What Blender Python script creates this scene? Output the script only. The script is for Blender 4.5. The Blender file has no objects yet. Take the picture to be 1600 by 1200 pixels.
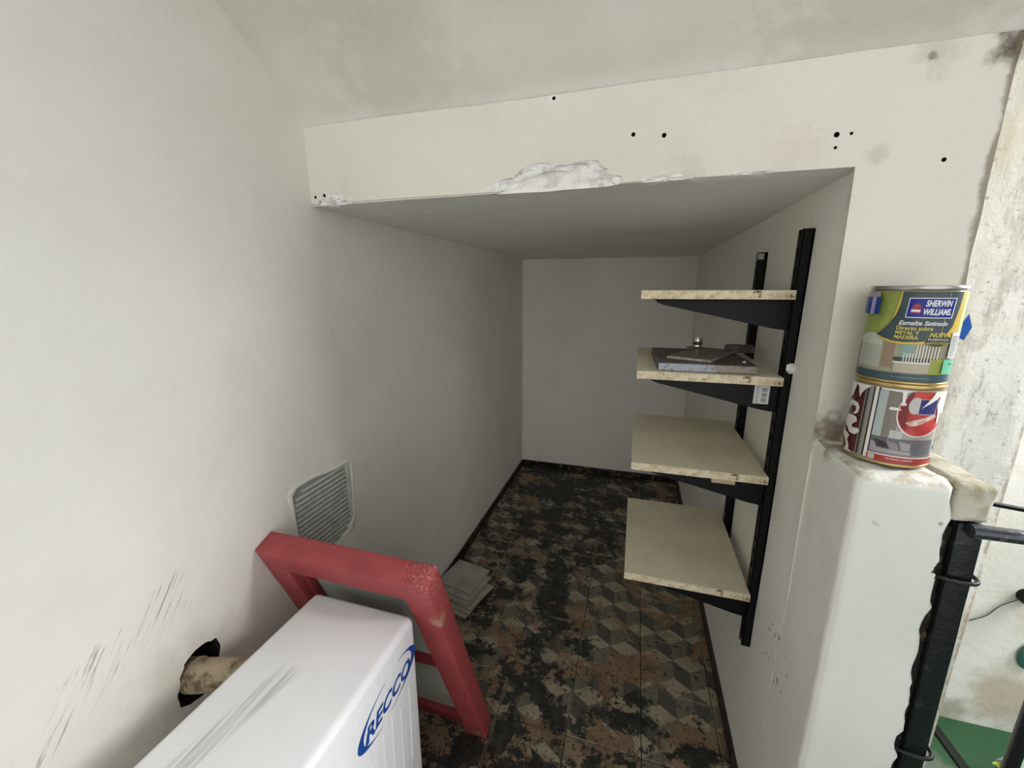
import bpy, bmesh, math, random
from mathutils import Vector, Matrix, noise
random.seed(7)
PI = math.pi
scn = bpy.context.scene
C = scn.collection

# ------------------------------------------------------------------ camera
CAM = Vector((0.0, 0.0, 1.2))
pitch, yaw, roll = 0.22774586, -0.29185881, 0.00226273
fwd = Vector((math.sin(yaw)*math.cos(pitch), math.cos(yaw)*math.cos(pitch), -math.sin(pitch)))
rgt = Vector((math.cos(yaw), -math.sin(yaw), 0))
dwn = fwd.cross(rgt)
r2 = rgt*math.cos(roll) + dwn*math.sin(roll)
d2 = -rgt*math.sin(roll) + dwn*math.cos(roll)
cd = bpy.data.cameras.new('camera'); cam = bpy.data.objects.new('camera', cd); C.objects.link(cam)
m3 = Matrix((r2, -d2, -fwd)).transposed()
cam.matrix_world = Matrix.Translation(CAM) @ m3.to_4x4()
cd.sensor_width = 36; cd.lens = 638.776*36/1600; cd.clip_start = .01
scn.camera = cam

# ------------------------------------------------------------------ light and exposure
w = bpy.data.worlds.new('world'); scn.world = w; w.use_nodes = True
bg = w.node_tree.nodes['Background']; bg.inputs[0].default_value = (0.93, 0.97, 1.0, 1); bg.inputs[1].default_value = 0.44
def area(name, loc, target, sx, sy, power, col):
    l = bpy.data.lights.new(name, 'AREA'); l.shape = 'RECTANGLE'; l.size = sx; l.size_y = sy
    l.energy = power; l.color = col
    o = bpy.data.objects.new(name, l); C.objects.link(o); o.location = loc
    o.rotation_euler = (Vector(target)-Vector(loc)).to_track_quat('-Z', 'Y').to_euler()
    return o
area('courtyard_daylight', (2.1, 0.98, 1.9), (-0.7, 0.25, 0.7), 0.5, 1.2, 58, (1.0, 1.0, 1.0))
sl_ = bpy.data.lights.new('recess_fill', 'SUN'); sl_.energy = 1.3; sl_.angle = math.radians(75); sl_.color = (1.0, 0.98, 0.94)  # wide level sun added from behind the camera to brighten the recess
so = bpy.data.objects.new('recess_fill', sl_); C.objects.link(so); so.location = (0, -3, 3)
so.rotation_euler = Vector((-.22, 1, -.03)).to_track_quat('-Z', 'Y').to_euler()
scn.view_settings.view_transform = 'Standard'; scn.view_settings.look = 'None'
scn.view_settings.gamma = 1; scn.view_settings.use_curve_mapping = False
scn.view_settings.exposure = 0.15

# ------------------------------------------------------------------ node helper
def srgb(r, g, b):
    f = lambda c: (c/255/12.92) if c/255 <= .04045 else ((c/255+.055)/1.055)**2.4
    return (f(r), f(g), f(b), 1)
class NT:
    def __init__(s, name):
        s.m = bpy.data.materials.new(name); s.m.use_nodes = True
        s.t = s.m.node_tree; s.b = s.t.nodes['Principled BSDF']
        s.b.inputs['Specular IOR Level'].default_value = .3
        s._obj = None
    def n(s, k, **kw):
        o = s.t.nodes.new(k)
        for a, v in kw.items(): setattr(o, a, v)
        return o
    def L(s, a, b): s.t.links.new(a, b)
    def setin(s, sock, v):
        if hasattr(v, 'links') or isinstance(v, bpy.types.NodeSocket): s.L(v, sock)
        else: sock.default_value = v
    def co(s):
        if not s._obj: s._obj = s.n('ShaderNodeTexCoord').outputs['Object']
        return s._obj
    def math(s, op, a, b=0.0, c=None, clamp=False):
        o = s.n('ShaderNodeMath', operation=op); o.use_clamp = clamp
        s.setin(o.inputs[0], a); s.setin(o.inputs[1], b)
        if c is not None: s.setin(o.inputs[2], c)
        return o.outputs[0]
    def vmath(s, op, a, b=None):
        o = s.n('ShaderNodeVectorMath', operation=op); s.setin(o.inputs[0], a)
        if b is not None: s.setin(o.inputs[1], b)
        return o
    def sep(s, v):
        o = s.n('ShaderNodeSeparateXYZ'); s.setin(o.inputs[0], v); return o.outputs
    def comb(s, x, y, z=0.0):
        o = s.n('ShaderNodeCombineXYZ'); s.setin(o.inputs[0], x); s.setin(o.inputs[1], y); s.setin(o.inputs[2], z); return o.outputs[0]
    def mapping(s, v, scale=(1,1,1), rot=(0,0,0), loc=(0,0,0)):
        o = s.n('ShaderNodeMapping'); s.setin(o.inputs[0], v)
        o.inputs['Scale'].default_value = scale; o.inputs['Rotation'].default_value = rot; o.inputs['Location'].default_value = loc
        return o.outputs[0]
    def noise(s, scale, detail=4, rough=.55, vec=None, dist=0.0):
        o = s.n('ShaderNodeTexNoise'); s.setin(o.inputs['Vector'], vec if vec is not None else s.co())
        o.inputs['Scale'].default_value = scale; o.inputs['Detail'].default_value = detail
        o.inputs['Roughness'].default_value = rough; o.inputs['Distortion'].default_value = dist
        return o.outputs[0]
    def ramp(s, v, a, b, lo=0.0, hi=1.0, smooth=True):
        o = s.n('ShaderNodeMapRange'); o.interpolation_type = 'SMOOTHSTEP' if smooth else 'LINEAR'
        s.setin(o.inputs[0], v); o.inputs[1].default_value = a; o.inputs[2].default_value = b
        o.inputs[3].default_value = lo; o.inputs[4].default_value = hi
        return o.outputs[0]
    def mix(s, fac, a, b):
        o = s.n('ShaderNodeMix', data_type='RGBA'); s.setin(o.inputs[0], fac); s.setin(o.inputs[6], a); s.setin(o.inputs[7], b)
        return o.outputs[2]
    def spot(s, c, r, soft=.6, ragged=.5, nscale=30):
        d = s.vmath('DISTANCE', s.co(), Vector(c)).outputs['Value']
        nz = s.noise(nscale, 4, .6)
        d = s.math('MULTIPLY_ADD', s.math('SUBTRACT', nz, .5), r*ragged*4, d)
        return s.ramp(d, r*(1-soft), r*(1+soft), 1, 0)
    def bump(s, h, strength=.3, dist=.002, prev=None):
        o = s.n('ShaderNodeBump'); o.inputs['Strength'].default_value = strength; o.inputs['Distance'].default_value = dist
        s.setin(o.inputs['Height'], h)
        if prev is not None: s.L(prev, o.inputs['Normal'])
        s.L(o.outputs[0], s.b.inputs['Normal']); return o.outputs[0]
    def col(s, c): s.setin(s.b.inputs['Base Color'], c)
    def rough(s, v): s.setin(s.b.inputs['Roughness'], v)

def plaster(name, base, dark, spots=(), speck=True, bumpk=1.0, extra=None, roughness=.75):
    t = NT(name)
    c = t.mix(t.ramp(t.noise(2.2, 5, .6), .35, .7), base, dark)
    c = t.mix(t.ramp(t.noise(9, 6, .65), .5, .8, 0, .35), c, dark)
    if speck:
        v = t.n('ShaderNodeTexVoronoi'); t.setin(v.inputs['Vector'], t.co()); v.inputs['Scale'].default_value = 11
        sp = t.ramp(v.outputs['Distance'], .010, .022, 1, 0)
        rare = t.ramp(t.noise(5, 2), .56, .62)
        c = t.mix(t.math('MULTIPLY', t.math('MULTIPLY', sp, rare), .8), c, srgb(70, 62, 55))
    for (ctr, r, colr, k, soft, rag, ns) in spots:
        c = t.mix(t.math('MULTIPLY', t.spot(ctr, r, soft, rag, ns), k), c, colr)
    if extra: c = extra(t, c)
    t.col(c); t.rough(roughness)
    b = t.bump(t.noise(14, 5, .6), .35*bumpk, .006)
    t.bump(t.noise(160, 4, .6), .25*bumpk, .0012, b)
    return t.m
def simple(name, c, rough=.5, metal=0.0, c2=None, ns=30, lo=.45, hi=.65, bump=0.0, bs=80, bd=.001):
    t = NT(name)
    t.col(t.mix(t.ramp(t.noise(ns, 5, .6), lo, hi), c, c2) if c2 else c)
    t.rough(rough); t.b.inputs['Metallic'].default_value = metal
    if bump: t.bump(t.noise(bs, 4, .6), bump, bd)
    return t.m

# ------------------------------------------------------------------ mesh helpers
def tag(o, label=None, cat=None, group=None, kind=None):
    if label: o['label'] = label
    if cat: o['category'] = cat
    if group: o['group'] = group
    if kind: o['kind'] = kind
    return o
def thing(name, label, cat, loc=(0,0,0), rot=(0,0,0), group=None):
    o = bpy.data.objects.new(name, None); C.objects.link(o); o.location = loc; o.rotation_euler = rot
    o.empty_display_size = .05
    return tag(o, label, cat, group)
def obj(name, bm, mats, parent=None, smooth=None, loc=None, rot=None):
    me = bpy.data.meshes.new(name); bmesh.ops.recalc_face_normals(bm, faces=bm.faces) if bm.faces else None
    bm.to_mesh(me); bm.free()
    for m in (mats if isinstance(mats, (list, tuple)) else [mats]): me.materials.append(m)
    if smooth is not None:
        me.shade_smooth(); me.set_sharp_from_angle(angle=math.radians(smooth))
    o = bpy.data.objects.new(name, me); C.objects.link(o)
    if parent: o.parent = parent
    if loc: o.location = loc
    if rot: o.rotation_euler = rot
    return o
def box(bm, x0, x1, y0, y1, z0, z1, bevel=0, seg=2, mat=None, M=None):
    r = bmesh.ops.create_cube(bm, size=1)
    vs = r['verts']
    for v in vs:
        v.co = Vector(((x0+x1)/2+v.co.x*(x1-x0), (y0+y1)/2+v.co.y*(y1-y0), (z0+z1)/2+v.co.z*(z1-z0)))
        if M: v.co = M @ v.co
    fs = set(f for v in vs for f in v.link_faces)
    if mat is not None:
        for f in fs: f.material_index = mat
    if bevel:
        es = list(set(e for v in vs for e in v.link_edges))
        bmesh.ops.bevel(bm, geom=es, offset=bevel, segments=seg, affect='EDGES', profile=.5)
    return bm
def B(*a, **k): return box(bmesh.new(), *a, **k)
def slice_grid(bm, step, lo, hi):
    for ax in range(3):
        n = int((hi[ax]-lo[ax])/step)
        for i in range(1, n+1):
            p = [0,0,0]; p[ax] = lo[ax]+i*step
            if p[ax] >= hi[ax]-1e-4: break
            nrm = [0,0,0]; nrm[ax] = 1
            bmesh.ops.bisect_plane(bm, geom=bm.verts[:]+bm.edges[:]+bm.faces[:], plane_co=p, plane_no=nrm, dist=1e-6)
def wobble(p, a=.0022, f=3.0, a2=.0005, f2=17):
    return noise.noise_vector(p*f)*a + noise.noise_vector(p*f2)*a2
def rough_box(x0, x1, y0, y1, z0, z1, step=.06, bevel=.004, seg=2, amp=.0022, amp2=.0005, f2=17):
    bm = B(x0, x1, y0, y1, z0, z1, bevel=bevel, seg=seg)
    slice_grid(bm, step, (x0,y0,z0), (x1,y1,z1))
    for v in bm.verts: v.co += wobble(v.co.copy(), amp, 3, amp2, f2)
    return bm
def tube(bm, pts, r, n=12, cap=True, radii=None):
    pts = [Vector(p) for p in pts]; rings = []
    up = Vector((0,0,1)); prev = None
    for i, p in enumerate(pts):
        d = (pts[min(i+1, len(pts)-1)]-pts[max(i-1, 0)]).normalized()
        if prev is None:
            a = d.cross(up if abs(d.z) < .9 else Vector((1,0,0))).normalized()
        else: a = (prev - d*prev.dot(d)).normalized()
        prev = a; b = d.cross(a)
        rr = radii[i] if radii else r
        rings.append([bm.verts.new(p+(a*math.cos(2*PI*k/n)+b*math.sin(2*PI*k/n))*rr) for k in range(n)])
    for i in range(len(rings)-1):
        for k in range(n):
            bm.faces.new((rings[i][k], rings[i][(k+1)%n], rings[i+1][(k+1)%n], rings[i+1][k]))
    if cap: bm.faces.new(rings[0]); bm.faces.new(rings[-1][::-1])
    return bm
def lathe(bm, prof, n=48, c=(0,0,0), closed=False):
    rings = []
    for r, z in prof:
        if r < 1e-6: rings.append([bm.verts.new((c[0], c[1], c[2]+z))])
        else: rings.append([bm.verts.new((c[0]+r*math.cos(2*PI*k/n), c[1]+r*math.sin(2*PI*k/n), c[2]+z)) for k in range(n)])
    for a, b in zip(rings, rings[1:]):
        for k in range(n):
            k2 = (k+1) % n
            if len(a) == 1 and len(b) == 1: continue
            if len(a) == 1: bm.faces.new((a[0], b[k], b[k2]))
            elif len(b) == 1: bm.faces.new((a[k], a[k2], b[0]))
            else: bm.faces.new((a[k], a[k2], b[k2], b[k]))
    return bm
def prism(bm, poly, axis, a, b, mat=0):
    """extrude a 2D polygon along an axis from a to b"""
    def mk(p, t):
        if axis == 'x': return (t, p[0], p[1])
        if axis == 'y': return (p[0], t, p[1])
        return (p[0], p[1], t)
    A = [bm.verts.new(mk(p, a)) for p in poly]; Bv = [bm.verts.new(mk(p, b)) for p in poly]
    fs = [bm.faces.new(A), bm.faces.new(Bv[::-1])]
    n = len(poly)
    for i in range(n): fs.append(bm.faces.new((A[i], Bv[i], Bv[(i+1)%n], A[(i+1)%n])))
    for f in fs: f.material_index = mat
    return bm
def boolean(o, cutter_bm, mat):
    """cut real recesses into a wall and throw the cutter away"""
    me = bpy.data.meshes.new('cut'); bmesh.ops.recalc_face_normals(cutter_bm, faces=cutter_bm.faces)
    cutter_bm.to_mesh(me); cutter_bm.free(); me.materials.append(mat)
    me.shade_smooth()
    c = bpy.data.objects.new('cut', me); C.objects.link(c)
    md = o.modifiers.new('b', 'BOOLEAN'); md.operation = 'DIFFERENCE'; md.object = c; md.solver = 'EXACT'
    try: md.material_mode = 'TRANSFER'
    except Exception: pass
    dg = bpy.context.evaluated_depsgraph_get(); dg.update()
    new = bpy.data.meshes.new_from_object(o.evaluated_get(dg))
    o.modifiers.clear(); old = o.data; name = old.name; o.data = new; bpy.data.meshes.remove(old); new.name = name
    new.set_sharp_from_angle(angle=math.radians(50))
    bpy.data.objects.remove(c); bpy.data.meshes.remove(me)
def blob(bm, c, s, seed, k=.35, f=2.2, sub=4, rot=None):
    r = bmesh.ops.create_icosphere(bm, subdivisions=sub, radius=1)
    for v in r['verts']:
        p = v.co.copy()
        q = p*(1+k*noise.fractal(p*f+Vector((seed, seed*2, 0)), 1.0, 2.0, 4))
        q = Vector((q.x*s[0], q.y*s[1], q.z*s[2]))
        if rot: q = rot @ q
        v.co = Vector(c)+q
    return bm

# ------------------------------------------------------------------ dimensions of the place
XL, XR, YB, ZC, YF = -0.704, 0.316, 2.59, 1.380, 0.804   # left wall, right wall, back wall, recess ceiling, lintel face
ZL = 0.943                                               # ledge top
YLOW = 0.650                                             # low wall's face
PX = 0.474                                               # pier's outer side
ZG = -0.15                                               # courtyard floor

white, dim = srgb(233, 231, 223), srgb(223, 220, 211)
def scuffs(t, c):
    p = t.sep(t.co())
    # bundle of slanting rub marks low on the wall
    ac = t.math('SUBTRACT', t.math('MULTIPLY', p[1], .83), t.math('MULTIPLY', p[2], .56))
    al = t.math('ADD', t.math('MULTIPLY', p[1], .56), t.math('MULTIPLY', p[2], .83))
    q = t.comb(t.math('MULTIPLY', ac, 210), t.math('MULTIPLY', al, 9), 0.0)
    st = t.ramp(t.noise(1, 4, .65, q), .53, .66)
    line = t.math('SUBTRACT', p[2], t.math('MULTIPLY_ADD', p[1], .48, .545))
    wav = t.math('MULTIPLY_ADD', t.math('SUBTRACT', t.noise(30, 2), .5), .10, line)
    band = t.math('MULTIPLY', t.ramp(wav, -.075, -.045), t.ramp(wav, -.005, .02, 1, 0))
    reg = t.math('MULTIPLY', band, t.ramp(p[1], .40, .425, 1, 0))
    patch = t.ramp(t.noise(13, 2), .30, .48)
    k = t.math('MULTIPLY', t.math('MULTIPLY', st, reg), t.math('MULTIPLY', patch, .62))
    c = t.mix(k, c, srgb(112, 106, 98))
    # blotchy older paint above the rubs
    return c
SPL = [((XL, .62, .64), .035, srgb(170, 165, 158), .25, .5, .5, 40),
       ((XL, .40, .54), .075, srgb(190, 184, 172), .6, .6, .4, 30)]
M_left = plaster('left_plaster', white, dim, SPL, extra=scuffs)
brown = srgb(104, 88, 72)
SPF = [((.472, YF, 1.518), .026, srgb(70, 54, 42), .95, .7, .6, 45),
       ((.385, YF, 1.53), .028, srgb(160, 150, 135), .3, .6, .8, 50),
       ((.376, YF, 1.518), .005, srgb(90, 82, 72), .6, .5, .6, 90),
       ((.33, YF, 1.395), .012, srgb(175, 165, 148), .35, .7, .8, 60),
       ((.22, YF, 1.40), .04, srgb(200, 186, 178), .25, .6, .9, 140),
       ((.07, YF, 1.39), .025, srgb(170, 160, 145), .2, .6, .9, 90),
       ((.10, YF, 1.545), .05, srgb(200, 192, 178), .25, .7, .9, 40),
       ((.335, YF, .955), .030, srgb(110, 90, 70), .8, .8, .8, 60),
       ((-.165, YF, 1.53), .008, srgb(235, 232, 225), .6, .5, .6, 90),
       ((.33, YLOW, .93), .05, srgb(232, 231, 224), .4, .8, .4, 30)]
def edge_wear(t, c):
    p = t.sep(t.co())
    e = t.math('MULTIPLY_ADD', t.math('SUBTRACT', t.noise(22, 5, .7), .5), .022, p[0])
    k = t.math('MULTIPLY', t.ramp(e, PX-.012, PX-.004), t.ramp(p[2], .9, .96))
    return t.mix(t.math('MULTIPLY', k, .75), c, srgb(122, 106, 88))
M_front = plaster('lintel_plaster', srgb(222, 219, 209), srgb(211, 207, 196), SPF, extra=edge_wear)
M_in = plaster('recess_plaster', srgb(238, 236, 228), srgb(230, 227, 218), (), speck=False)
M_soffit = plaster('soffit_plaster', srgb(230, 230, 226), srgb(221, 220, 215), (), speck=False)
def rmarks(t, c):
    p = t.sep(t.co())
    q = t.mapping(t.comb(p[1], p[2]), scale=(120, 38, 1))
    st = t.ramp(t.noise(1, 2, .5, q), .62, .68)
    k = t.math('MULTIPLY', st, t.spot((XR, .82, .455), .07, .4, .2, 20))
    c = t.mix(t.math('MULTIPLY', k, .85), c, srgb(60, 56, 50))
    return c
M_right = plaster('right_plaster', srgb(240, 240, 232), srgb(232, 231, 222),
                  [((XR, .985, 1.10), .004, brown, .8, .5, .5, 80), ((XR, .83, 1.34), .008, brown, .5, .5, .9, 80),
                   ((XR, .76, .95), .02, srgb(100, 82, 62), .6, .7, .8, 60)], extra=rmarks)
M_slope = plaster('slab_plaster', srgb(228, 225, 217), srgb(218, 214, 205),
                  [((-.45, .76, 1.60), .12, srgb(180, 176, 168), .35, .7, .6, 25), ((.3, .78, 1.56), .12, srgb(190, 184, 168), .4, .7, .8, 35)])
def ledge_wear(t, c):
    p = t.sep(t.co())
    nz = t.noise(40, 5, .7)
    top = t.ramp(p[2], ZL-.010, ZL-.003)
    k = t.math('MULTIPLY', top, t.ramp(nz, .46, .60))
    c = t.mix(t.math('MULTIPLY', k, .65), c, srgb(176, 160, 140))
    dirt = t.math('MULTIPLY', top, t.ramp(t.math('MULTIPLY_ADD', t.noise(30, 4, .6), .05, p[1]), .765, .80))
    return t.mix(t.math('MULTIPLY', dirt, .6), c, srgb(120, 98, 76))
M_low = plaster('ledge_plaster', srgb(226, 228, 221), srgb(212, 214, 205),
                [((.418, YLOW, .885), .003, srgb(120, 110, 98), .6, .5, .5, 60), ((.345, YLOW, .872), .004, srgb(140, 135, 125), .4, .5, .9, 90)],
                extra=ledge_wear, bumpk=1.3)
M_raw = simple('broken_plaster', srgb(236, 235, 232), .9, c2=srgb(205, 202, 196), ns=35, bump=.9, bs=70, bd=.006)
M_hole = simple('hole_dark', srgb(46, 38, 34), .95)  # shade inside the holes put into this dark colour
M_brick = simple('crumbled_mortar', srgb(150, 130, 108), .95, c2=srgb(92, 76, 60), ns=60, bump=.9, bs=90, bd=.004)

# ------------------------------------------------------------------ shell
def struct(name, bm, mats, smooth=50, parent=None):
    o = obj(name, bm, mats, parent, smooth)
    if not parent: o['kind'] = 'structure'
    return o

wl = struct('wall_left', rough_box(XL-.16, XL, -1.3, 2.75, -.2, 3.2, step=.09), [M_left])
# plaster pulled back round the grille and the hole the flue pipe goes through
cb = bmesh.new()
hole = [(.372+.0,.505),(.385,.493),(.405,.490),(.425,.498),(.440,.520),(.449,.550),(.447,.572),(.430,.583),(.408,.585),(.390,.575),(.378,.555),(.370,.530)]
hp = []
for i in range(len(hole)):
    a, b = hole[i], hole[(i+1) % len(hole)]
    for q in range(5):
        u = q/5; y_, z_ = a[0]+(b[0]-a[0])*u, a[1]+(b[1]-a[1])*u
        nn = noise.noise_vector(Vector((y_*70, z_*70, 0)))*.004; hp.append((y_+nn.x, z_+nn.y))
prism(cb, hp, 'x', XL-.30, XL+.05)
vent_out = [(.652,.700),(.650,.754),(.664,.767),(.700,.768),(.735,.766),(.792,.757),(.838,.757),(.846,.735),(.842,.680),(.838,.600),(.812,.572),(.760,.556),(.700,.560),(.655,.600)]
boolean(wl, cb, M_hole)
cb = bmesh.new(); prism(cb, vent_out, 'x', XL-.010, XL+.05)
boolean(wl, cb, M_left)

lint = bmesh.new()
poly = [(XL-.1, ZC), (XL-.1, 1.62), (PX+.0, 1.62), (PX, -.2), (XR, -.2), (XR, ZC)]
prism(lint, poly, 'y', YF, .95)
front = [e for e in lint.edges if all(abs(v.co.y-YF) < 1e-5 for v in e.verts)]
jamb = [e for e in front if all(abs(v.co.x-XR) < 1e-5 for v in e.verts)]
bmesh.ops.bevel(lint, geom=jamb, offset=.009, segments=3, affect='EDGES')
bmesh.ops.bevel(lint, geom=[e for e in lint.edges if all(abs(v.co.y-YF) < 1e-5 for v in e.verts) and all(v.co.x < XR-.001 for v in e.verts) or (all(abs(v.co.y-YF) < 1e-5 for v in e.verts) and all(v.co.x > PX-.001 for v in e.verts))], offset=.004, segments=2, affect='EDGES')
slice_grid(lint, .05, (XL-.1, YF, -.2), (PX, .95, 1.7))
for v in lint.verts:
    v.co += wobble(v.co.copy())
    if v.co.x > PX-.02 and v.co.y < YF+.02: v.co += noise.noise_vector(v.co*28)*.004
lint.normal_update(); bmesh.ops.recalc_face_normals(lint, faces=lint.faces)
for f in lint.faces:
    if f.normal.x < (-.1 if f.calc_center_median().z < .95 else -.5) and abs(f.calc_center_median().x-XR) < .02: f.material_index = 1
    if f.normal.z < -.8 and f.calc_center_median().z > 1.3: f.material_index = 2
wf = struct('wall_front', lint, [M_front, M_right, M_soffit])
cut = bmesh.new()
blob(cut, (-.170, YF-.004, ZC+.004), (.128, .021, .038), 3, .22, 1.8, 5, Matrix.Rotation(math.radians(-3), 3, 'Y'))
blob(cut, (-.645, YF-.004, ZC+.004), (.048, .012, .017), 8, .5, 2.6, 4)
blob(cut, (.03, YF-.003, ZC+.001), (.05, .008, .008), 12, .5, 2.6, 4)
blob(cut, (.17, YF-.003, ZC+.000), (.04, .006, .006), 15, .5, 2.6, 4)
boolean(wf, cut, M_raw)
cut = bmesh.new()
for (x, z, r) in [(-.024,1.457,.0045),(.026,1.451,.0048),(-.163,1.528,.0040),(.275,1.428,.0050),(.294,1.428,.0030),(.276,1.410,.0030),
                  (.414,1.382,.0040),(-.668,1.400,.0045),(-.692,1.398,.004),(-.655,1.54,.003)]:
    tube(cut, [(x, YF-.02, z), (x, YF+.012, z)], r*.8, 9)
boolean(wf, cut, M_hole)

struct('wall_right', rough_box(XR, PX, .95, 2.75, -.2, ZC+.2, step=.08, bevel=0), [M_right])
# solid block behind the pipe hole, coloured dark for the shade inside
cav = obj('hole_backing', B(XL-.30, XL-.165, .30, .52, .42, .66), M_hole, wl)
struct('wall_back', rough_box(XL-.1, XR+.1, YB, YB+.15, -.2, ZC+.1, step=.09, bevel=0), [M_in])
struct('ceiling_recess', rough_box(XL-.1, XR+.1, .95, YB+.1, ZC, ZC+.24, step=.09, bevel=0), [M_soffit])

# underside of the stair flight, rising towards and over the camera, joined to the lintel by a soft curve
prof = [(YF+.10, 1.536), (YF+.001, 1.534), (.8015, 1.5375), (.797, 1.5430), (.790, 1.5500), (.779, 1.5590), (.765, 1.570), (.740, 1.594), (.715, 1.6165), (.685, 1.639), (.640, 1.668), (.5, 1.758), (.3, 1.888), (.22, 1.940), (.18, 2.12), (.9, 1.70)]
sl = bmesh.new(); prism(sl, prof, 'x', XL-.1, 1.0)
slice_grid(sl, .10, (XL-.1, -9, -9), (1.0, -8, -8))
for v in sl.verts: v.co += wobble(v.co.copy(), .0035)
struct('ceiling', sl, [M_slope], 60)

# low wall with the ledge
lw = B(XR+.0004, .432, YLOW, YF+.04, -.2, ZL, bevel=.012, seg=4)
slice_grid(lw, .013, (XR+.0004, YLOW, -.2), (.432, YF+.04, ZL))
for v in lw.verts:
    p = v.co.copy(); lean = (ZL-p.z)*.020
    v.co += wobble(p, .002, 3, .0012, 26)
    v.co.x += lean if p.x > .38 else 0
    if p.x > .415: v.co.x += noise.noise(p*34)*.007 + noise.noise(p*90)*.003 - .002
    if p.z > ZL-.02: v.co.z += noise.noise(p*45)*.0035
bmesh.ops.recalc_face_normals(lw, faces=lw.faces)
for f in lw.faces:
    if f.normal.x < -.75: f.material_index = 1
low = struct('wall_low', lw, [M_low, M_right], 60)
cut = bmesh.new()
blob(cut, (.444, YLOW+.002, .815), (.020, .03, .020), 5, .5, 3, 3)
blob(cut, (.456, YLOW+.002, .467), (.020, .03, .024), 6, .5, 3, 3)
blob(cut, (.440, YLOW+.002, .880), (.012, .02, .009), 9, .5, 3, 3)
boolean(low, cut, M_brick)

# courtyard walls
def streaks(t, c):
    p = t.sep(t.co())
    q = t.mapping(t.co(), scale=(14, 14, 1.3))
    c = t.mix(t.ramp(t.noise(1, 6, .65, q), .42, .72, 0, .75), c, srgb(172, 168, 154))
    q2 = t.mapping(t.co(), scale=(34, 34, 9))
    c = t.mix(t.ramp(t.noise(1, 6, .75, q2), .52, .70, 0, .75), c, srgb(138, 134, 120))
    q4 = t.mapping(t.co(), scale=(10, 10, 4)); c = t.mix(t.ramp(t.noise(1, 9, .8, q4), .52, .60, 0, .55), c, srgb(168, 164, 152)); c = t.mix(t.ramp(t.noise(75, 4, .7), .60, .68, 0, .6), c, srgb(120, 116, 104))
    q3 = t.noise(3.5, 3); c = t.mix(t.ramp(q3, .52, .7, 0, .4), c, srgb(190, 180, 140))
    e = t.math('MULTIPLY_ADD', t.math('SUBTRACT', t.noise(26, 5, .7), .5), .03, p[0])
    return t.mix(t.ramp(e, .832, .84, 0, .7), c, srgb(140, 120, 100))
M_streak = plaster('weathered_wall', srgb(226, 226, 220), srgb(212, 211, 204), (), extra=streaks, speck=False, bumpk=1.5)
M_far = plaster('courtyard_wall', srgb(232, 232, 226), srgb(218, 217, 208),
                [((1.16, 1.4, -.02), .10, srgb(186, 174, 150), .8, .5, .5, 14), ((1.03, 1.4, -.12), .05, srgb(160, 156, 138), .7, .7, .6, 25),
                 ((1.2, 1.4, .25), .06, srgb(205, 196, 172), .6, .6, .5, 20), ((1.25, 1.4, -.15), .09, srgb(140, 138, 118), .5, .7, .6, 25)], speck=False, bumpk=1.4)
struct('wall_side', rough_box(PX, .843, 1.15, 1.42, ZG-.1, 3.0, step=.08, bevel=.006), [M_streak])
struct('wall_courtyard', rough_box(PX, 3.4, 1.40, 1.55, ZG-.1, 3.0, step=.12, bevel=0), [M_far])

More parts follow.
